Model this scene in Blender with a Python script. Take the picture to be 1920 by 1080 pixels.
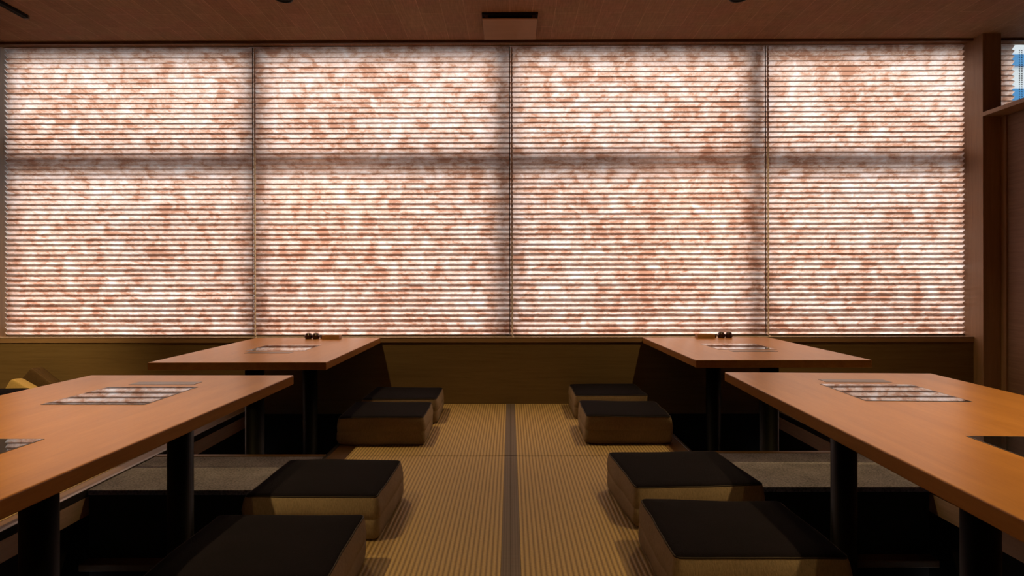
import bpy, bmesh, math, random
from mathutils import Vector, Matrix, noise
random.seed(7)
for o in list(bpy.data.objects): bpy.data.objects.remove(o)
sc = bpy.context.scene
COL = sc.collection
R = math.radians

# ------------------------------------------------------------------ camera
cd = bpy.data.cameras.new('camera')
cam = bpy.data.objects.new('camera', cd); COL.objects.link(cam)
cd.sensor_fit = 'HORIZONTAL'; cd.sensor_width = 36; cd.lens = 36*1200/1920
YAW, ROLL = R(.30), R(.10)
cam.matrix_world = (Matrix.Translation((0, 0, .85)) @ Matrix.Rotation(YAW, 4, 'Z')
                    @ Matrix.Rotation(R(90), 4, 'X') @ Matrix.Rotation(-ROLL, 4, 'Z'))
PX, PY = 950.7, 527.0
cd.shift_x = (960-PX)/1920; cd.shift_y = (PY-540)/1920
cd.clip_start = .02; cd.clip_end = 400
sc.camera = cam

# ------------------------------------------------------------------ world, exposure
SKY = 1.35
w = bpy.data.worlds.new('sky'); sc.world = w; w.use_nodes = True
bg = w.node_tree.nodes['Background']
bg.inputs[0].default_value = (.97, .97, 1.0, 1); bg.inputs[1].default_value = SKY
sd = bpy.data.lights.new('sun', 'SUN'); sd.energy = 11.5; sd.angle = R(40); sd.color = (1, .97, .94)
sun = bpy.data.objects.new('sun', sd); COL.objects.link(sun); sun.location = (0, 12, 12)
sun.rotation_euler = Vector((.05, -math.cos(R(42)), -math.sin(R(42)))).to_track_quat('-Z', 'Y').to_euler()
sc.view_settings.view_transform = 'Standard'; sc.view_settings.look = 'None'
sc.view_settings.gamma = 1; sc.view_settings.use_curve_mapping = False
sc.view_settings.exposure = 0.0
try:
    sc.cycles.use_denoising = True
    sc.cycles.max_bounces = 10; sc.cycles.diffuse_bounces = 5; sc.cycles.transparent_max_bounces = 12
    sc.cycles.sample_clamp_indirect = 4
except Exception: pass

LAMP_FAR, LAMP_NEAR, LAMP_TRACK, LAMP_REAR = 125, 270, 420, 90
WARM = (1, .70, .27)

# ------------------------------------------------------------------ materials
def rgb(h):
    h = h.lstrip('#'); c = [int(h[i:i+2], 16)/255 for i in (0, 2, 4)]
    return tuple(x/12.92 if x <= .04045 else ((x+.055)/1.055)**2.4 for x in c)+(1,)
def mat(name, col=(.5, .5, .5, 1), rough=.6, spec=.5, metal=0):
    m = bpy.data.materials.new(name); m.use_nodes = True
    b = m.node_tree.nodes['Principled BSDF']
    b.inputs['Base Color'].default_value = col; b.inputs['Roughness'].default_value = rough
    b.inputs['Specular IOR Level'].default_value = spec; b.inputs['Metallic'].default_value = metal
    return m
def nt(m): return m.node_tree.nodes, m.node_tree.links, m.node_tree.nodes['Principled BSDF']
def tex(N, L, scale=(1, 1, 1), rot=(0, 0, 0), coord='Object'):
    tc = N.new('ShaderNodeTexCoord'); mp = N.new('ShaderNodeMapping')
    mp.inputs['Scale'].default_value = scale; mp.inputs['Rotation'].default_value = rot
    L.new(tc.outputs[coord], mp.inputs[0]); return mp.outputs[0]
def noise_n(N, L, vec, scale=5, detail=4, rough=.5, dist=0):
    n = N.new('ShaderNodeTexNoise'); n.inputs['Scale'].default_value = scale
    n.inputs['Detail'].default_value = detail; n.inputs['Roughness'].default_value = rough
    n.inputs['Distortion'].default_value = dist; L.new(vec, n.inputs['Vector']); return n.outputs['Fac']
def ramp(N, L, fac, stops, interp='LINEAR'):
    r = N.new('ShaderNodeValToRGB'); r.color_ramp.interpolation = interp
    e = r.color_ramp.elements
    while len(e) < len(stops): e.new(.5)
    for i, (p, c) in enumerate(stops): e[i].position = p; e[i].color = c
    L.new(fac, r.inputs[0]); return r.outputs[0]
def mixc(N, L, a, b, fac, mode='MIX'):
    m = N.new('ShaderNodeMix'); m.data_type = 'RGBA'; m.blend_type = mode
    for s, v in ((0, fac), (6, a), (7, b)):
        if hasattr(v, 'links') or isinstance(v, bpy.types.NodeSocket): L.new(v, m.inputs[s])
        else: m.inputs[s].default_value = v
    return m.outputs[2]
def bump(N, L, b, h, strength=.3, dist=.002):
    n = N.new('ShaderNodeBump'); n.inputs['Strength'].default_value = strength
    n.inputs['Distance'].default_value = dist; L.new(h, n.inputs['Height']); L.new(n.outputs[0], b.inputs['Normal'])

def wood(name, c1, c2, scale=(14, 1.2, 14), rough=.45, spec=.5, bstr=.1):
    m = mat(name, c1, rough, spec); N, L, b = nt(m)
    v = tex(N, L, scale)
    f1 = noise_n(N, L, v, 2.2, 6, .6, .6); f2 = noise_n(N, L, v, 14, 5, .65)
    c = mixc(N, L, ramp(N, L, f1, [(.35, c1), (.68, c2)]), ramp(N, L, f2, [(.35, c2), (.6, c1)]), .35)
    L.new(c, b.inputs['Base Color'])
    bump(N, L, b, f2, bstr, .0006)
    return m
M = {}
M['table'] = wood('table_wood', (.34, .148, .038, 1), (.25, .100, .023, 1), (9, .7, 9), .30, .28, .06)
M['wall'] = wood('wall_veneer', (.175, .115, .055, 1), (.125, .078, .036, 1), (.8, 9, 22), .5, .35, .15)
M['column'] = wood('column_wood', (.36, .22, .135, 1), (.26, .155, .095, 1), (22, 22, .9), .45, .4, .1)
M['board'] = wood('floor_board', (.16, .085, .036, 1), (.11, .055, .022, 1), (20, 1.2, 20), .45, .4, .08)
M['fascia'] = wood('fascia_board', (.62, .43, .30, 1), (.46, .31, .21, 1), (8, 1.0, 20), .5, .35, .1)
M['panel'] = wood('panel_veneer', (.26, .16, .115, 1), (.18, .105, .075, 1), (1.2, 1.2, 34), .55, .3, .15)
M['sill'] = wood('sill_wood', (.32, .20, .12, 1), (.24, .14, .08, 1), (1.0, 18, 18), .10, .8, .0)
M['sill_highlight'] = mat('sill_highlight_paint', (.55, .44, .38, 1), .12, .8)  # pale colour paints in the blinds' reflection on the sill
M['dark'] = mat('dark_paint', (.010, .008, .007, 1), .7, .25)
M['black'] = mat('black_metal', (.003, .003, .003, 1), .5, .25)
M['alu'] = mat('aluminium', (.16, .14, .13, 1), .3, .5, .8)
M['frame'] = mat('window_frame_metal', (.05, .045, .04, 1), .5, .4)
M['plaster'] = mat('plaster', (.20, .13, .085, 1), .9, .2)
M['jar'] = mat('dark_ceramic', (.03, .010, .008, 1), .25, .5)
M['tray'] = wood('tray_wood', (.36, .2, .085, 1), (.28, .15, .06, 1), (6, 30, 30), .5, .4, .1)
M['cord'] = mat('cord', (.80, .72, .74, 1), .6, .3)
M['darkcord'] = mat('dark_cord', (.09, .06, .05, 1), .7, .2)
M['glass_black'] = mat('black_glass', (.006, .006, .008, 1), .012, .6)
M['steel_strip'] = mat('control_strip', (.03, .028, .03, 1), .28, .5)
M['ground'] = mat('asphalt', (.07, .065, .06, 1), .9, .2)
M['bwhite'] = mat('white_cladding', (.88, .92, .92, 1), .6, .3)
M['bblue'] = mat('blue_band', (.06, .30, .62, 1), .35, .5)
M['vent'] = wood('vent_wood', (.50, .30, .175, 1), (.44, .26, .15, 1), (1.5, 20, 20), .5, .3, .03)

def m_tatami():
    m = mat('tatami', (.4, .27, .12, 1), .62, .3); N, L, b = nt(m)
    v = tex(N, L)
    wv = N.new('ShaderNodeTexWave'); wv.wave_type = 'BANDS'; wv.bands_direction = 'X'
    wv.inputs['Scale'].default_value = .3142/.0155; wv.inputs['Distortion'].default_value = .25
    wv.inputs['Detail'].default_value = 1; wv.inputs['Detail Scale'].default_value = 3
    L.new(v, wv.inputs['Vector'])
    v2 = tex(N, L, (12, 160, 12)); n = noise_n(N, L, v2, 6, 3, .6)
    v3 = tex(N, L, (1, 1, 1)); n3 = noise_n(N, L, v3, 130, 2, .5)
    base = ramp(N, L, wv.outputs['Fac'], [(0.0, (.19, .12, .055, 1)), (.4, (.33, .228, .108, 1)), (1.0, (.42, .295, .148, 1))])
    c = mixc(N, L, base, ramp(N, L, n, [(.36, (.60, .55, .48, 1)), (.6, (1.05, 1.04, 1, 1))]), .7, 'MULTIPLY')
    L.new(c, b.inputs['Base Color'])
    ad = N.new('ShaderNodeMath'); ad.operation = 'MULTIPLY_ADD'; L.new(n3, ad.inputs[0]); ad.inputs[1].default_value = .35
    L.new(wv.outputs['Fac'], ad.inputs[2]); bump(N, L, b, ad.outputs[0], .8, .0025)
    return m
M['tatami'] = m_tatami()
def m_heri():
    m = mat('tatami_border_cloth', (.1, .08, .08, 1), .7, .3); N, L, b = nt(m)
    v = tex(N, L, (1, 1, 1), (0, 0, R(45)))
    ck = N.new('ShaderNodeTexChecker'); ck.inputs['Scale'].default_value = 160; L.new(v, ck.inputs['Vector'])
    ck.inputs[1].default_value = (.125, .095, .092, 1); ck.inputs[2].default_value = (.085, .062, .060, 1)
    L.new(ck.outputs[0], b.inputs['Base Color']); return m
M['heri'] = m_heri()
def m_cloth(name, c1, c2, scale, rough=.9, bs=.4, spec=.2, nsc=9):
    m = mat(name, c1, rough, spec); N, L, b = nt(m)
    v = tex(N, L, scale); n = noise_n(N, L, v, nsc, 4, .7); n2 = noise_n(N, L, tex(N, L), 7, 2, .5)
    c = mixc(N, L, ramp(N, L, n, [(.32, c2), (.62, c1)]), ramp(N, L, n2, [(.3, c2), (.7, c1)]), .3)
    L.new(c, b.inputs['Base Color']); bump(N, L, b, n, bs, .0015); return m
M['cush_top'] = m_cloth('cushion_top_cloth', (.0060, .0040, .0080, 1), (.0016, .0012, .0024, 1), (50, 22, 24), .95, 1.0, .08)
M['cush_side'] = m_cloth('cushion_side_cloth', (.30, .225, .16, 1), (.18, .13, .09, 1), (40, 40, 7), .8, .6)
M['cush_tan'] = m_cloth('tan_cloth', (.42, .29, .12, 1), (.3, .2, .08, 1), (20, 20, 20), .85, .5)
M['cush_brown'] = m_cloth('brown_cloth', (.085, .048, .022, 1), (.055, .03, .014, 1), (20, 20, 20), .85, .4)
M['piping'] = mat('piping', (.030, .022, .020, 1), .8, .2)
M['carpet'] = m_cloth('grey_carpet', (.27, .25, .31, 1), (.045, .042, .056, 1), (1, 1, 1), .95, 1.0, .1, 120)
def m_ceiling():
    m = mat('ceiling_paper', (.3, .17, .11, 1), .75, .25); N, L, b = nt(m)
    v = tex(N, L, (1, 1, 1), (0, 0, R(90)))
    br = N.new('ShaderNodeTexBrick'); L.new(v, br.inputs['Vector']); br.inputs['Scale'].default_value = 1
    br.inputs['Brick Width'].default_value = .42; br.inputs['Row Height'].default_value = .14
    br.inputs['Mortar Size'].default_value = .0022; br.inputs['Mortar Smooth'].default_value = .6
    br.inputs['Color1'].default_value = (.45, .29, .205, 1); br.inputs['Color2'].default_value = (.40, .255, .18, 1)
    br.inputs['Mortar'].default_value = (.62, .42, .30, 1)
    s1 = noise_n(N, L, tex(N, L, (30, 2.2, 1)), 4, 3, .6, .4); s2 = noise_n(N, L, tex(N, L, (2.4, 40, 1)), 4, 3, .6, .3)
    big = noise_n(N, L, tex(N, L), 5, 2, .5)
    c = mixc(N, L, br.outputs[0], ramp(N, L, s1, [(.34, (.80, .80, .80, 1)), (.66, (1.14, 1.13, 1.12, 1))]), .8, 'MULTIPLY')
    c = mixc(N, L, c, ramp(N, L, s2, [(.34, (.84, .84, .84, 1)), (.66, (1.12, 1.1, 1.08, 1))]), .8, 'MULTIPLY')
    c = mixc(N, L, c, ramp(N, L, big, [(.4, (1.02, .93, .92, 1)), (.6, (.98, 1.02, .94, 1))]), .8, 'MULTIPLY')
    L.new(c, b.inputs['Base Color']); bump(N, L, b, s1, .25, .003); return m
M['ceiling'] = m_ceiling()
def m_blind():
    m = bpy.data.materials.new('pleated_washi'); m.use_nodes = True
    N, L = m.node_tree.nodes, m.node_tree.links; N.remove(N['Principled BSDF'])
    out = N['Material Output']
    oi = N.new('ShaderNodeObjectInfo'); tc = N.new('ShaderNodeTexCoord')
    mp = N.new('ShaderNodeMapping'); L.new(tc.outputs['Object'], mp.inputs[0])
    mp.inputs['Scale'].default_value = (.8, .8, 1)
    cx = N.new('ShaderNodeCombineXYZ'); ml = N.new('ShaderNodeMath'); ml.operation = 'MULTIPLY'; ml.inputs[1].default_value = 40
    L.new(oi.outputs['Random'], ml.inputs[0]); L.new(ml.outputs[0], cx.inputs[0]); L.new(cx.outputs[0], mp.inputs['Location'])
    v = mp.outputs[0]
    a = noise_n(N, L, v, 13, 4, .6, .5); f = noise_n(N, L, v, 70, 4, .75, .6); lo = noise_n(N, L, v, 2.3, 2, .5)
    s = N.new('ShaderNodeMath'); s.operation = 'MULTIPLY_ADD'; L.new(f, s.inputs[0]); s.inputs[1].default_value = .45; L.new(a, s.inputs[2])
    s2 = N.new('ShaderNodeMath'); s2.operation = 'MULTIPLY_ADD'; L.new(lo, s2.inputs[0]); s2.inputs[1].default_value = .3; L.new(s.outputs[0], s2.inputs[2])
    col = ramp(N, L, s2.outputs[0], [(.64, (.89, .78, .75, 1)), (.79, (.80, .60, .53, 1)), (.92, (.66, .42, .32, 1)), (1.02, (.52, .26, .17, 1))])
    di = N.new('ShaderNodeBsdfDiffuse'); tr = N.new('ShaderNodeBsdfTranslucent'); mx = N.new('ShaderNodeMixShader')
    L.new(col, di.inputs[0]); L.new(col, tr.inputs[0]); mx.inputs[0].default_value = .92
    L.new(di.outputs[0], mx.inputs[1]); L.new(tr.outputs[0], mx.inputs[2]); L.new(mx.outputs[0], out.inputs[0]); return m
M['blind'] = m_blind()
def m_lit_edge():  # white ribbon colour standing for light caught on the cut paper edge
    m = bpy.data.materials.new('blind_edge_light'); m.use_nodes = True
    N, L = m.node_tree.nodes, m.node_tree.links; N.remove(N['Principled BSDF']); out = N['Material Output']
    tr = N.new('ShaderNodeBsdfTranslucent'); tr.inputs[0].default_value = (.95, .95, .95, 1); L.new(tr.outputs[0], out.inputs[0]); return m
M['lit_edge'] = m_lit_edge()
def m_pane():
    m = bpy.data.materials.new('window_glass'); m.use_nodes = True
    N, L = m.node_tree.nodes, m.node_tree.links; N.remove(N['Principled BSDF']); out = N['Material Output']
    t = N.new('ShaderNodeBsdfTransparent'); t.inputs[0].default_value = (.93, .96, .96, 1)
    g = N.new('ShaderNodeBsdfGlossy'); g.inputs['Roughness'].default_value = 0
    fr = N.new('ShaderNodeFresnel'); fr.inputs[0].default_value = 1.45; mx = N.new('ShaderNodeMixShader')
    L.new(fr.outputs[0], mx.inputs[0]); L.new(t.outputs[0], mx.inputs[1]); L.new(g.outputs[0], mx.inputs[2]); L.new(mx.outputs[0], out.inputs[0]); return m
M['pane'] = m_pane()
def m_lens():
    m = mat('lamp_lens', (.8, .7, .5, 1), .4); N, L, b = nt(m)
    b.inputs['Emission Color'].default_value = (1, .75, .45, 1); b.inputs['Emission Strength'].default_value = 3; return m
M['lens'] = m_lens()

# ------------------------------------------------------------------ helpers
def obj(name, bm, m, parent=None, loc=None, smooth=False):
    me = bpy.data.meshes.new(name)
    bmesh.ops.recalc_face_normals(bm, faces=bm.faces[:])
    bm.to_mesh(me); bm.free(); me.materials.append(m)
    if smooth:
        for p in me.polygons: p.use_smooth = True
    o = bpy.data.objects.new(name, me); COL.objects.link(o)
    if parent: o.parent = parent
    if loc: o.location = loc
    return o
def bx(bm, x0, x1, y0, y1, z0, z1, bev=0, seg=2):
    r = bmesh.ops.create_cube(bm, size=1); vs = r['verts']
    for v in vs:
        v.co = Vector((x0+(v.co.x+.5)*(x1-x0), y0+(v.co.y+.5)*(y1-y0), z0+(v.co.z+.5)*(z1-z0)))
    if bev:
        es = list({e for v in vs for e in v.link_edges})
        bmesh.ops.bevel(bm, geom=es, offset=bev, segments=seg, affect='EDGES', profile=.5)
def box(*a, **k):
    bm = bmesh.new(); bx(bm, *a, **k); return bm
def boxes(lst, bev=0):
    bm = bmesh.new()
    for a in lst: bx(bm, *a, bev=bev)
    return bm
def lathe(prof, n=32, c=(0, 0)):
    bm = bmesh.new(); rings = []
    for r, z in prof:
        if r < 1e-6: rings.append([bm.verts.new((c[0], c[1], z))])
        else: rings.append([bm.verts.new((c[0]+r*math.cos(2*math.pi*i/n), c[1]+r*math.sin(2*math.pi*i/n), z)) for i in range(n)])
    for a, b in zip(rings, rings[1:]):
        for i in range(n):
            j = (i+1) % n
            if len(a) == 1 and len(b) == 1: continue
            if len(a) == 1: bm.faces.new((a[0], b[i], b[j]))
            elif len(b) == 1: bm.faces.new((a[i], a[j], b[0]))
            else: bm.faces.new((a[i], a[j], b[j], b[i]))
    return bm
def tube(bm, pts, r, n=8):
    pts = [Vector(p) for p in pts]; rings = []
    for i, p in enumerate(pts):
        d = (pts[min(i+1, len(pts)-1)]-pts[max(i-1, 0)]).normalized()
        a = d.orthogonal().normalized() if abs(d.z) < .9 else Vector((1, 0, 0))
        b = d.cross(a).normalized(); a = b.cross(d).normalized()
        rings.append([bm.verts.new(p+a*r*math.cos(2*math.pi*k/n)+b*r*math.sin(2*math.pi*k/n)) for k in range(n)])
    for A, B in zip(rings, rings[1:]):
        for k in range(n): bm.faces.new((A[k], A[(k+1) % n], B[(k+1) % n], B[k]))
    bm.faces.new(rings[0][::-1]); bm.faces.new(rings[-1])
def thing(name, label, cat, loc=(0, 0, 0), rz=0, group=None):
    o = bpy.data.objects.new(name, None); COL.objects.link(o); o.empty_display_size = .1
    o.location = loc; o.rotation_euler = (0, 0, rz); o['label'] = label; o['category'] = cat
    if group: o['group'] = group
    return o
def tag(o, label, cat, group=None, kind=None):
    o['label'] = label; o['category'] = cat
    if group: o['group'] = group
    if kind: o['kind'] = kind
    return o
def struct(name, bm, m, parent=None, label=None):
    o = obj(name, bm, m, parent)
    if not parent: o['kind'] = 'structure'
    return o

# ------------------------------------------------------------------ the room
WYF_ = 4.435+.335
WY = 4.435           # face of the low wall
CZ = 2.52            # ceiling
BY = 4.53            # blinds
XL, XR, YB = -4.9, 5.2, -2.4
PX0, PX1 = .90, 1.735       # leg wells, |x|
WELLZ = -.40
# floor slab: boards with the two long openings of the leg wells
fl = [(XL, -PX1, YB, WY, -.06, -.018), (-PX0, PX0, YB, WY, -.06, -.018), (PX1, XR, YB, WY, -.06, -.018),
      (-PX1, -PX0, YB, .3, -.06, -.018), (PX0, PX1, YB, .3, -.06, -.018)]
struct('floor', boxes(fl), M['dark'])
# board margins flush with the mats
bl = []
for s in (-1, 1):
    a, b = sorted((s*.797, s*(PX0-.014))); bl.append((a, b, .3, WY-.002, -.018, 0))
    a, b = sorted((s*(PX1+.014), s*(PX1+.075))); bl.append((a, b, .3, WY-.002, -.018, 0))
struct('trim_floor_boards', boxes(bl, .0015), M['board'])
rl = []
for s in (-1, 1):
    a, b = sorted((s*(PX0-.0135), s*(PX0+.004))); rl.append((a, b, .3, WY-.002, -.03, .003))
    a, b = sorted((s*(PX1-.004), s*(PX1+.0135))); rl.append((a, b, .3, WY-.002, -.03, .004))
struct('trim_leg_well_rim', boxes(rl, .002), M['alu'])
# leg wells: wood fascia on top, dark sides and bottom
for s, nm in ((-1, 'left'), (1, 'right')):
    a, b = sorted((s*PX0, s*PX1)); e = .02
    struct('trim_fascia_'+nm, boxes([(s*PX0-.01 if s > 0 else s*PX0-.004, s*PX0+.004 if s > 0 else s*PX0+.01, .3, WY, -.105, -.03),
            (s*PX1-.004 if s > 0 else s*PX1-.012, s*PX1+.012 if s > 0 else s*PX1+.004, .3, WY, -.105, -.03)]), M['fascia'])
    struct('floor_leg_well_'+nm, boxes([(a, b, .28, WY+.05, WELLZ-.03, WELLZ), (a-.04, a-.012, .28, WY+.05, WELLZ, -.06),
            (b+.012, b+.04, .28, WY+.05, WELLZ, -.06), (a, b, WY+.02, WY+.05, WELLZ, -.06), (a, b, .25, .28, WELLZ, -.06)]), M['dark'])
# low wall under the windows
struct('wall_back', boxes([(XL, -PX1, WY, WY+.08, -.02, .425), (-PX0, PX0, WY, WY+.08, -.02, .425), (PX1, XR, WY, WY+.08, -.02, .425),
        (-PX1, -PX0, WY, WY+.08, -.07, .425), (PX0, PX1, WY, WY+.08, -.07, .425), (XL, -3.62, WY, WY+.08, .46, CZ), ]), M['wall'])
struct('window_sill', boxes([(-3.62, XR, WY-.006, WY+.34, .425, .459), (XL, -3.62, WY-.006, WY+.08, .425, .459)], .002), M['sill'])
struct('trim_sill_highlight', boxes([(-3.61, 3.196, WY-.008, WY+.083, .4592, .4612)]), M['sill_highlight'])  # thin light strip drawing the bright reflected line along the sill
struct('trim_window_head', boxes([(-3.62, XR, WY-.004, WY+.012, 2.502, CZ+.02)]), M['board'])
struct('trim_window_jamb', boxes([(-3.66, -3.612, WY-.004, WY+.36, .459, CZ+.02)]), M['column'])
struct('wall_left', box(XL-.1, XL, YB, WY+.1, -.1, CZ+.1), M['plaster'])
struct('wall_right', box(XR, XR+.1, YB, WY+.4, -.1, CZ+.1), M['plaster'])
struct('wall_front', box(XL-.1, XR+.1, YB-.1, YB, -.1, CZ+.1), M['plaster'])
struct('wall_window_surround', boxes([(XL-.1, -3.62, WY+.3, WY+.42, -.1, CZ+.2), (-3.62, XR+.1, WY+.08, WY+.42, -.45, .425),
        (-3.62, XR+.1, WY+.34, WY+.42, .425, .5)]), M['plaster'])
struct('ceiling', boxes([(XL-.1, XR+.1, YB-.1, WY+.125, CZ, CZ+.26), (XL-.1, XR+.1, WY+.125, WYF_+.05, 2.72, 2.78)]), M['ceiling'])
# windows outside the blinds: dark frames with a middle rail and two panes each
MUL = [-3.62, -1.83, -.05, 1.735, 3.45, 5.3]
WYF = WY+.335
for i in range(5):
    a, b = MUL[i], MUL[i+1]; a2 = max(a, -3.62); hw = .06
    wo = struct('window_%d' % (i+1), boxes([(a2 if a2 > a else a, a2+hw if a2 > a else a+hw, WYF-.03, WYF+.05, .459, 2.72), (b-hw, b, WYF-.03, WYF+.05, .459, 2.72),
        (a2, b, WYF-.03, WYF+.05, .459, .53), (a2, b, WYF-.03, WYF+.05, 2.62, 2.72), (a2+hw, b-hw, WYF-.04, WYF+.05, 1.81, 1.895)]), M['frame'])
    for z0, z1 in ((.53, 1.81), (1.895, 2.62)):
        struct('window_pane', box(a2+hw, b-hw, WYF+.008, WYF+.014, z0, z1), M['pane'], wo)
# column and wooden partition on the right
struct('column', box(3.197, 3.322, 4.345, WY+.2, -.02, CZ+.01, bev=.002), M['column'])
pt = thing('wooden_partition', 'wooden half height partition with flat cap rail running from the right column', 'partition')
obj('panel', boxes([(3.33, 3.365, .6, 4.344, -.016, 1.955)]), M['panel'], pt)
obj('end_stile', boxes([(3.316, 3.3295, 4.30, 4.344, -.016, 1.955)], .001), M['column'], pt)
obj('cap_rail', boxes([(3.192, 3.46, .6, 4.344, 1.957, 1.985)], .002), M['column'], pt)

# ------------------------------------------------------------------ tatami mats (reeds, cloth border along the inner edge)
def tatami(x0, x1, y0, y1, side, label, group):
    t = thing('tatami_mat', label, 'tatami mat', ((x0+x1)/2, (y0+y1)/2, 0), 0, group)
    hx, hy = (x1-x0)/2, (y1-y0)/2; g = .0022; e = .0275
    a, b = -hx+g, hx-g
    if side in (-1, 2): a += e
    if side in (1, 2): b -= e
    obj('reed_surface', box(a, b, -hy+g, hy-g, -.0175, 0, bev=.001), M['tatami'], t)
    if side in (-1, 2): obj('cloth_border', box(-hx+g*.3, a, -hy+g, hy-g, -.0175, .0012, bev=.0006), M['heri'], t)
    if side in (1, 2): obj('cloth_border', box(b, hx-g*.3, -hy+g, hy-g, -.0175, .0012, bev=.0006), M['heri'], t)
G = 'tatami mats of the central aisle'
tatami(-.797, 0, 3.112, WY-.002, 1, 'tatami mat of the aisle, left half, against the low back wall', G)
tatami(0, .797, 3.112, WY-.002, -1, 'tatami mat of the aisle, right half, against the low back wall', G)
tatami(-.797, 0, 1.30, 3.110, 1, 'tatami mat of the aisle, left half, in the foreground', G)
tatami(0, .797, 1.30, 3.110, -1, 'tatami mat of the aisle, right half, in the foreground', G)
tatami(-.797, 0, -.52, 1.298, 1, "tatami mat of the aisle at the viewer's position, left half", G)
tatami(0, .797, -.52, 1.298, -1, "tatami mat of the aisle at the viewer's position, right half", G)
G = 'tatami mats along the side walls'
for s, nm in ((-1, 'left'), (1, 'right')):
    for (y0, y1, w_) in ((3.112, WY-.002, 'by the back wall'), (1.30, 3.110, 'beside the front table'), (-.52, 1.298, 'nearest the viewer')):
        a, b = sorted((s*1.812, s*(2.70 if s < 0 else 2.70)))
        tatami(a, b, y0, y1, s, 'tatami mat on the far %s side of the leg well, %s' % (nm, w_), G)
        a, b = sorted((s*2.702, s*(3.60 if s < 0 else 3.29)))
        tatami(a, b, y0, y1, -s, 'outer tatami mat on the %s side, %s' % (nm, w_), G)

# ------------------------------------------------------------------ grey carpeted ledges between the leg wells
def ledge(x0, x1, y0, y1, label):
    t = thing('carpeted_ledge', label, 'ledge', ((x0+x1)/2, (y0+y1)/2, 0), 0, 'grey carpeted ledges across the leg wells')
    hx, hy = (x1-x0)/2-.005, (y1-y0)/2
    obj('carpet', box(-hx, hx, -hy, hy-.022, -.022, -.001, bev=.003), M['carpet'], t)
    obj('edge_strip', box(-hx, hx, hy-.022, hy+.012, -.05, .002, bev=.002), M['board'], t)
    obj('riser', box(-hx, hx, -hy+.012, hy, WELLZ, -.023), M['dark'], t)
    obj('foot_rail', box(-hx, hx-.0, -hy-.055, -hy+.011, -.31, -.281, bev=.003), M['board'], t)
ledge(-PX1, -PX0, 2.605, 3.125, 'grey carpeted ledge at floor level behind the left front table')
ledge(PX0, PX1, 2.645, 3.185, 'grey carpeted ledge at floor level behind the right front table')

# ------------------------------------------------------------------ pleated blinds
ZB0, ZB1 = .4655, 2.545
def blind(x0, x1, label, loopside, zb=ZB0, lit_edge=False, seed=0):
    t = thing('pleated_blind', label, 'blind', ((x0+x1)/2, BY, zb), 0, 'mottled pleated paper blinds')
    hw = (x1-x0)/2; n = 57; p = (CZ-.002-zb-.006)/n; d = .0140
    rnd = random.Random(seed); nx = max(4, int((x1-x0)/.045))
    bm = bmesh.new(); rows = []
    for i in range(2*n+1):
        z = .006+i*p/2; y = -d if i % 2 else d
        row = []
        for j in range(nx+1):
            x = -hw+2*hw*j/nx
            wob = noise.noise(Vector((x*2.2+seed*9, i*.9, seed)))*.0022
            row.append(bm.verts.new((x, y+wob*.5, z+wob)))
        rows.append(row)
    for a, b in zip(rows, rows[1:]):
        for j in range(nx): bm.faces.new((a[j], a[j+1], b[j+1], b[j]))
    obj('pleated_fabric', bm, M['blind'], t)
    obj('bottom_rail', box(-hw, hw, -.012, .012, -.0045, .0055, bev=.001), M['darkcord'], t)
    obj('head_rail', box(-hw, hw, .014, .022, CZ-zb-.012, CZ-zb-.002), M['darkcord'], t)
    if lit_edge:  # added zigzag ribbon imitating the light along the pleat edge
        bm = bmesh.new(); prev = None
        for i in range(2*n+1):
            z = .006+i*p/2; y = -d if i % 2 else d
            cur = [bm.verts.new((-hw-.006, y-.001, z)), bm.verts.new((-hw+.001, y-.001, z))]
            if prev: bm.faces.new((prev[0], prev[1], cur[1], cur[0]))
            prev = cur
        obj('lit_edge_ribbon', bm, M['lit_edge'], t)
    if loopside:
        x = loopside*(hw+.002)
        bm = bmesh.new(); tube(bm, [(x-.0, -.024, .012), (x, -.024, CZ-zb-.02)], .0032, 6)
        obj('guide_cord', bm, M['darkcord'], t)
        bm = bmesh.new(); xx = x+.016*loopside
        for ph in (0, math.pi):
            pts = []
            for k in range(241):
                z = .004+(CZ-zb-.03)*k/240
                pts.append((xx+.0035*math.cos(k*.9+ph), -.027+.0035*math.sin(k*.9+ph), z))
            tube(bm, pts, .0034, 5)
        tube(bm, [(xx, -.027, .006), (xx+.004, -.03, -.001), (xx+.012, -.034, -.003)], .003, 6)
        obj('pull_cord', bm, M['cord'], t)
    return t
blind(-3.578, -1.818, 'pleated paper blind at the left end of the window row', 1, .468, True, 1)
blind(-1.8175, -.006, 'pleated paper blind second from the left, above the far left table', 1, .466, False, 2)
blind(-.004, 1.7925, 'pleated paper blind third from the left, just right of the middle cord', 1, .466, False, 3)
blind(1.7930, 3.262, 'pleated paper blind beside the wooden column, right of three joints', 0, .466, False, 4)
b5 = blind(3.27, 3.548, 'narrow bit of pleated blind behind the column above the partition', 0, .466, False, 5)
bm = bmesh.new()
for xx in (3.575, 3.592):
    for k in range(150): bmesh.ops.create_icosphere(bm, subdivisions=1, radius=.0042, matrix=Matrix.Translation((xx, BY-.02, .6+k*.0125)))
tag(obj('bead_chain', bm, M['darkcord']), 'thin beaded pull chain hanging before the bare window at right', 'chain')

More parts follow.
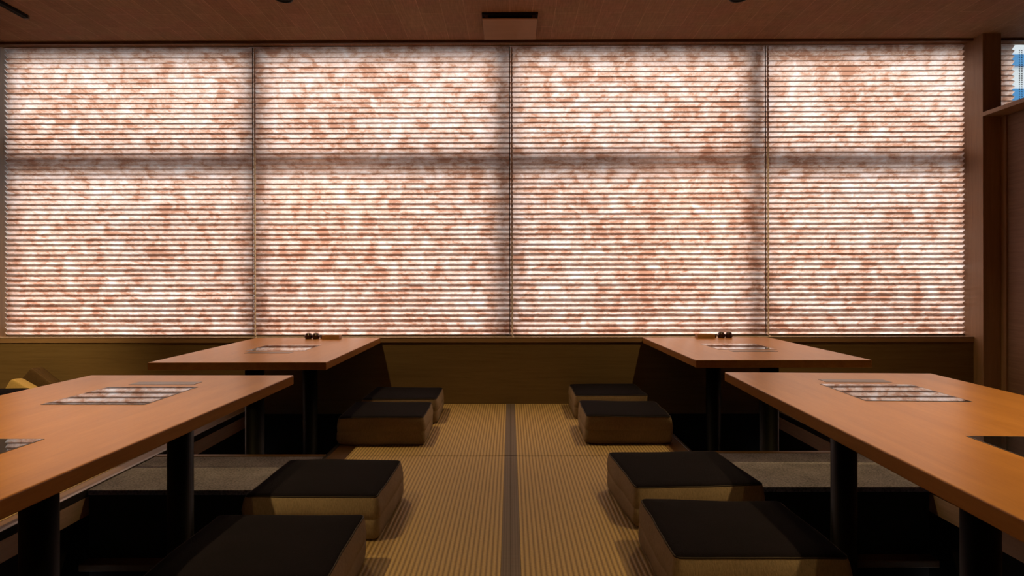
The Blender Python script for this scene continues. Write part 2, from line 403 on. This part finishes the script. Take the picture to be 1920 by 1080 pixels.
# ------------------------------------------------------------------ tables
TZ, TT = .46, .038
def table(label, cx, cy, L, W, rz, posts, grills, zt=TZ):
    t = thing('low_table', label, 'table', (cx, cy, 0), rz, 'long low wooden grill tables')
    obj('tabletop', box(-W/2, W/2, -L/2, L/2, zt-TT, zt, bev=.0035, seg=3), M['table'], t)
    for py, ox in posts:
        ps = obj('post', lathe([(0, WELLZ+.0004), (.066, WELLZ+.0004), (.066, WELLZ+.012), (.0475, WELLZ+.014), (.0475, zt-TT-.007), (0, zt-TT-.007)]), M['black'], t, (ox, py, 0))
        for p in ps.data.polygons: p.use_smooth = abs(p.normal.z) < .3
        obj('mounting_plate', box(-.19, .19, -.08, .08, zt-TT-.0065, zt-TT-.0002, bev=.001), M['black'], t, (ox, py, 0))
    for gx, gy, side in grills:      # glass plate with a narrow control strip beyond it
        g = obj('grill_glass', box(-.164, .164, -.168, .168, zt-.004, zt+.0012, bev=.0008), M['glass_black'], t, (gx, gy, 0))
        obj('grill_frame', boxes([(-.167, -.164, -.171, .171, zt-.004, zt+.0008), (.164, .167, -.171, .171, zt-.004, zt+.0008),
             (-.164, .164, .168, .171, zt-.004, zt+.0008), (-.164, .164, -.171, -.168, zt-.004, zt+.0008)]), M['steel_strip'], g)
        if side:
            obj('control_strip', box(-.124, .124, -.035, .035, zt-.004, zt+.0010, bev=.0006), M['steel_strip'], t, (gx+.0, gy+side*.253, 0))
    return t
# (cx, cy) are table centres; posts and grills in the table's own frame
LN = 2.12
table('long low wooden table in the left foreground with glass grill plates', -1.337, 2.662-LN/2, LN, .852, R(-.5), [(2.498-(2.662-LN/2), .037), (1.785-(2.662-LN/2), .015), (.99-(2.662-LN/2), .015)],
      [(.008, 2.194-(2.662-LN/2), 1), (.014, 1.412-(2.662-LN/2), 0)])
cyr = 2.715-LN/2
a = R(-2.7)
table('long low wooden table in the right foreground, set slightly askew', 1.338+math.sin(a)*LN/2, 2.715-LN/2, LN, .852, a, [(2.535-cyr, -.014), (1.77-cyr, 0), (.98-cyr, 0)],
      [(.008, 2.24-cyr, 1), (.02, 1.43-cyr, 0)])
table('wooden table at the left against the window sill, holding jars and tray', -1.325, 3.748, 1.338, .862, R(.4), [(3.30-3.748, 0), (4.20-3.748, .01)], [(0, 3.755-3.748, -1)])
table('wooden table at the right against the window sill, holding jars and tray', 1.342, 3.785, 1.276, .862, R(0), [(3.33-3.785, 0), (4.24-3.785, 0)], [(0, 3.80-3.785, -1)])

# ------------------------------------------------------------------ floor cushions
def rrect(hx, hy, r, per=7, sd=10):
    pts = []
    for cx, cy, a0 in ((hx-r, hy-r, 0), (-hx+r, hy-r, 90), (-hx+r, -hy+r, 180), (hx-r, -hy+r, 270)):
        arc = [(cx+r*math.cos(R(a0+90*k/per)), cy+r*math.sin(R(a0+90*k/per))) for k in range(per+1)]
        if pts:
            p, q = pts[-1], arc[0]
            for k in range(1, sd): pts.append((p[0]+(q[0]-p[0])*k/sd, p[1]+(q[1]-p[1])*k/sd))
        pts += arc
    p, q = pts[-1], pts[0]
    for k in range(1, sd): pts.append((p[0]+(q[0]-p[0])*k/sd, p[1]+(q[1]-p[1])*k/sd))
    return pts
def skin_loops(levels, hx, hy, r, seed, amp, close0=True, close1=True):
    bm = bmesh.new(); loops = []
    kk = min(hx, hy)/.222
    for ins, z in levels:
        ins *= kk
        rr = max(r-ins, .004) if ins < r else .004
        rr = max(r-ins*.8, .006)
        lp = []
        for x, y in rrect(hx-ins, hy-ins, min(rr, hx-ins-.001, hy-ins-.001)):
            n = noise.noise(Vector((x*9+seed*5, y*9, z*14+seed)))*amp
            n2 = noise.noise(Vector((x*3+seed, y*3+seed*2, seed)))*amp*1.2
            k = 1+(n+n2)/.22
            lift = 0
            if z < .02: lift = .010*max(0, (abs(x)/hx)**6*(abs(y)/hy)**6)
            lp.append(bm.verts.new((x*k, y*k, z+n2*.8*(1 if z > .05 else 0)+lift)))
        loops.append(lp)
    for a_, b_ in zip(loops, loops[1:]):
        n = len(a_)
        for i in range(n): bm.faces.new((a_[i], a_[(i+1) % n], b_[(i+1) % n], b_[i]))
    if close0: bm.faces.new(loops[0][::-1])
    if close1: bm.faces.new(loops[-1])
    return bm, loops
HT = .148
def cushion(name, label, x, y, rz, seed, hx=.229, hy=.222, h=HT, rx=0, side='cush_side', top='cush_top', group='square floor cushions in two rows', z=0, ry=0):
    t = thing(name, label, 'cushion', (x, y, z), rz, group)
    t.rotation_euler = (rx, ry, rz)
    s = h/.148
    lv = [(.05, .003*s), (.012, .001*s), (.003, .008*s), (-.001, .03*s), (-.001, .052*s), (-.001, .070*s), (.0012, .0735*s), (-.001, .077*s), (-.001, .1*s), (.003, .128*s), (.007, .1415*s)]
    bm, _ = skin_loops(lv, hx, hy, .024, seed, .005, True, False)
    obj('side_cover', bm, M[side], t, smooth=True)
    lv = [(.007, .1415*s), (.013, .1475*s), (.026, .1505*s), (.06, .153*s), (.11, .1545*s), (.17, .155*s), (.21, .155*s)]
    bm, lo = skin_loops(lv, hx, hy, .024, seed, .005, False, True)
    obj('top_cover', bm, M[top], t, smooth=True)
    bm = bmesh.new(); pts = [v for v in rrect(hx-.0085, hy-.0085, .019)]
    P = []
    for x_, y_ in pts:
        n = noise.noise(Vector((x_*9+seed*5, y_*9, .1415*s*14+seed)))*.005; n2 = noise.noise(Vector((x_*3+seed, y_*3+seed*2, seed)))*.006
        k = 1+(n+n2)/.22; P.append((x_*k, y_*k, .1435*s+n2*.8))
    tube(bm, P+[P[0]], .0024, 6)
    obj('piping', bm, M['piping'], t, smooth=True)
    return t
C = [(-.667, 4.035, 0, 'dark topped floor cushion on the left of the aisle, against the back wall'),
     (-.675, 3.520, R(.5), 'dark topped floor cushion on the left, second from the back wall'),
     (-.654, 2.308, R(-1), 'dark topped floor cushion left of the aisle beside the front table, the farther one'),
     (-.660, 1.722, R(.5), 'dark topped floor cushion left of the aisle at the bottom edge of the view'),
     (.622, 4.155, R(0), 'dark topped floor cushion on the right of the aisle, against the back wall'),
     (.622, 3.545, R(-1), 'dark topped floor cushion on the right, second from the back wall'),
     (.636, 2.415, R(3), 'dark topped floor cushion right of the aisle beside the front table, the farther one'),
     (.640, 1.845, R(-.5), 'dark topped floor cushion right of the aisle at the bottom edge of the view')]
for i, (x, y, rz, lab) in enumerate(C): cushion('floor_cushion', lab, x, y, rz, i+1)
# loose cushions by the back wall, far left
G = 'loose cushions by the back wall at far left'
cushion('leaning_cushion', 'dark brown cushion standing on its corner against the back wall at far left', -3.185, 4.39, 0, 21, .12, .075, .10, R(88), 'cush_brown', 'cush_brown', G, .143, R(38))
cushion('tan_cushion', 'yellowish tan cushion propped in front of the brown one at far left', -3.20, 4.22, 0, 22, .09, .07, .09, R(86), 'cush_tan', 'cush_tan', G, .116, R(30))
cushion('flat_dark_cushion', 'dark cushion cut by the left edge of the view, near the low wall', -3.10, 3.72, 0, 23, .19, .17, .20, 0, 'cush_brown', 'cush_top', G, 0, 0)

# ------------------------------------------------------------------ jars and trays on the far tables
def jar(x, y, z, label):
    t = thing('condiment_jar', label, 'jar', (x, y, z), 0, 'dark condiment jars by the window sill')
    t.scale = (1.12, 1.12, 1.2)
    obj('jar_body', lathe([(0, 0), (.017, 0), (.0215, .006), (.0225, .014), (.0205, .022), (.0165, .0262), (0, .0264)], 28), M['jar'], t, smooth=True)
    obj('jar_lid', lathe([(.0172, .0262), (.0175, .0285), (.013, .0315), (.007, .0338), (0, .0345)], 28), M['jar'], t, smooth=True)
for s, jx, jy, side in ((-1, -1.347, 4.335, 'left'), (1, 1.462, 4.375, 'right')):
    jar(jx-.0235, jy, TZ+.0005, 'small dark lidded jar on the %s table by the sill, left of its pair' % side)
    jar(jx+.0275, jy, TZ+.0005, 'small dark lidded jar on the %s table by the sill, right of its pair' % side)
    d = 1 if s < 0 else -1
    bx0 = jx+d*.136
    t = thing('wooden_tray', 'small plain wooden tray beside the jars on the %s far table' % side, 'tray', (bx0, jy-.005, TZ+.0004), 0, 'small wooden trays by the window sill')
    obj('tray_base', box(-.055, .055, -.03, .03, 0, .006, bev=.001), M['tray'], t)
    obj('tray_rim', boxes([(-.059, .059, -.033, -.029, .001, .026), (-.059, .059, .029, .033, .001, .026), (-.059, -.055, -.029, .029, .001, .026), (.055, .059, -.029, .029, .001, .026)], .0008), M['tray'], t)
    bm = bmesh.new(); bx(bm, -.012, .012, -.006, .006, 0, .012, bev=.003)
    tag(obj('small_dish', lathe([(0, 0), (.010, 0), (.0135, .016), (.0125, .016), (.009, .003), (0, .003)], 20), M['jar'], None, (jx+d*.062, jy+.02, TZ+.0004)),
        'tiny dark dish between jars and tray on the %s far table' % side, 'dish', 'tiny dishes')
    bm.free()

# ------------------------------------------------------------------ ceiling fittings
t = thing('ceiling_vent', 'square brown air vent hanging just below the ceiling over the middle cord', 'vent', (.0, 4.16, CZ), 0)
obj('vent_cover', box(-.172, .172, -.172, .172, -.037, -.030, bev=.001), M['vent'], t)
obj('vent_neck', box(-.14, .14, -.14, .14, -.030, -.0005), M['dark'], t)
obj('vent_frame', boxes([(-.175, .175, -.185, -.172, -.012, -.0005), (-.175, .175, .160, .172, -.012, -.0005), (-.175, -.162, -.172, .16, -.012, -.0005), (.162, .175, -.172, .16, -.012, -.0005)]), M['dark'], t)
t = thing('light_track', 'dark lighting track on the ceiling in the top left corner', 'track', (-3.03, 2.9, CZ), 0)
obj('track_rail', boxes([(-.017, .017, -1.1, 1.085, -.022, -.0005)], .002), M['black'], t)
obj('end_cap', box(-.018, .018, 1.086, 1.10, -.023, -.0005, bev=.002), M['alu'], t)
obj('slot', box(-.006, .006, -1.1, 1.08, -.0235, -.0222), M['dark'], t)
def spot(name, loc, power, size, parent=None, blend=.6, target=None, color=WARM, rad=.028):
    ld = bpy.data.lights.new(name, 'SPOT'); ld.energy = power; ld.color = color; ld.spot_size = R(size); ld.spot_blend = blend; ld.shadow_soft_size = rad
    o = bpy.data.objects.new(name, ld); COL.objects.link(o); o.location = loc
    if target is not None:
        o.rotation_euler = (Vector(target)-Vector(loc)).to_track_quat('-Z', 'Y').to_euler()
    if parent: o.parent = parent
    return o
def downlight(x, y, power, label, size=84, blend=1.0):
    t = thing('recessed_downlight', label, 'ceiling light', (x, y, CZ), 0, 'recessed downlights')
    obj('trim_ring', lathe([(.040, -.0005), (.052, -.0005), (.052, -.005), (.043, -.006), (.040, -.003), (.040, -.0005)], 40), M['black'], t, smooth=True)
    obj('lamp_lens', lathe([(0, -.001), (.040, -.001), (.040, -.0022), (0, -.0022)], 32), M['dark'], t)
    spot('downlight_lamp', (0, 0, -.012), power, size, t, blend)
downlight(-1.335, 3.77, LAMP_FAR, 'round recessed downlight above the far left table', 108)
downlight(1.352, 3.79, LAMP_FAR, 'round recessed downlight above the far right table', 108)
downlight(-1.68, 1.45, LAMP_NEAR, 'round recessed downlight above the front left table')
downlight(1.68, 1.50, LAMP_NEAR, 'round recessed downlight above the front right table')
downlight(-1.3, -.6, LAMP_REAR, 'round recessed downlight behind the viewer on the left', 130)
downlight(1.3, -.6, LAMP_REAR, 'round recessed downlight behind the viewer on the right', 130)
for k, (yy, tx) in enumerate(((3.0, -3.3),)):
    t = thing('track_spotlight', 'small black spotlight clipped to the ceiling track', 'spotlight', (-3.03, yy, CZ-.024), 0)
    obj('spot_stem', lathe([(0, 0), (.006, 0), (.006, -.03), (0, -.03)], 12), M['black'], t)
    obj('spot_head', lathe([(0, -.03), (.03, -.032), (.034, -.1), (.030, -.1), (.027, -.05), (0, -.05)], 24), M['black'], t, smooth=True)
    spot('track_lamp', (0, 0, -.07), LAMP_TRACK, 56, t, 1, (-.57, 1.43, -2.25))

# ------------------------------------------------------------------ outside
struct('ground', box(-60, 60, WY+.5, 90, -3.6, -3.5), M['ground'])
t = thing('neighbouring_building', 'pale building with light blue bands seen through the bare window', 'building', (0, 0, 0))
obj('facade', box(10.2, 26, 14.1, 20, -3.5, 12), M['bwhite'], t)
for k in range(12):
    z0 = -1.15+.69+k*.75
    obj('blue_band', box(10.2, 26, 14.03, 14.099, z0, z0+.24), M['bblue'], t)
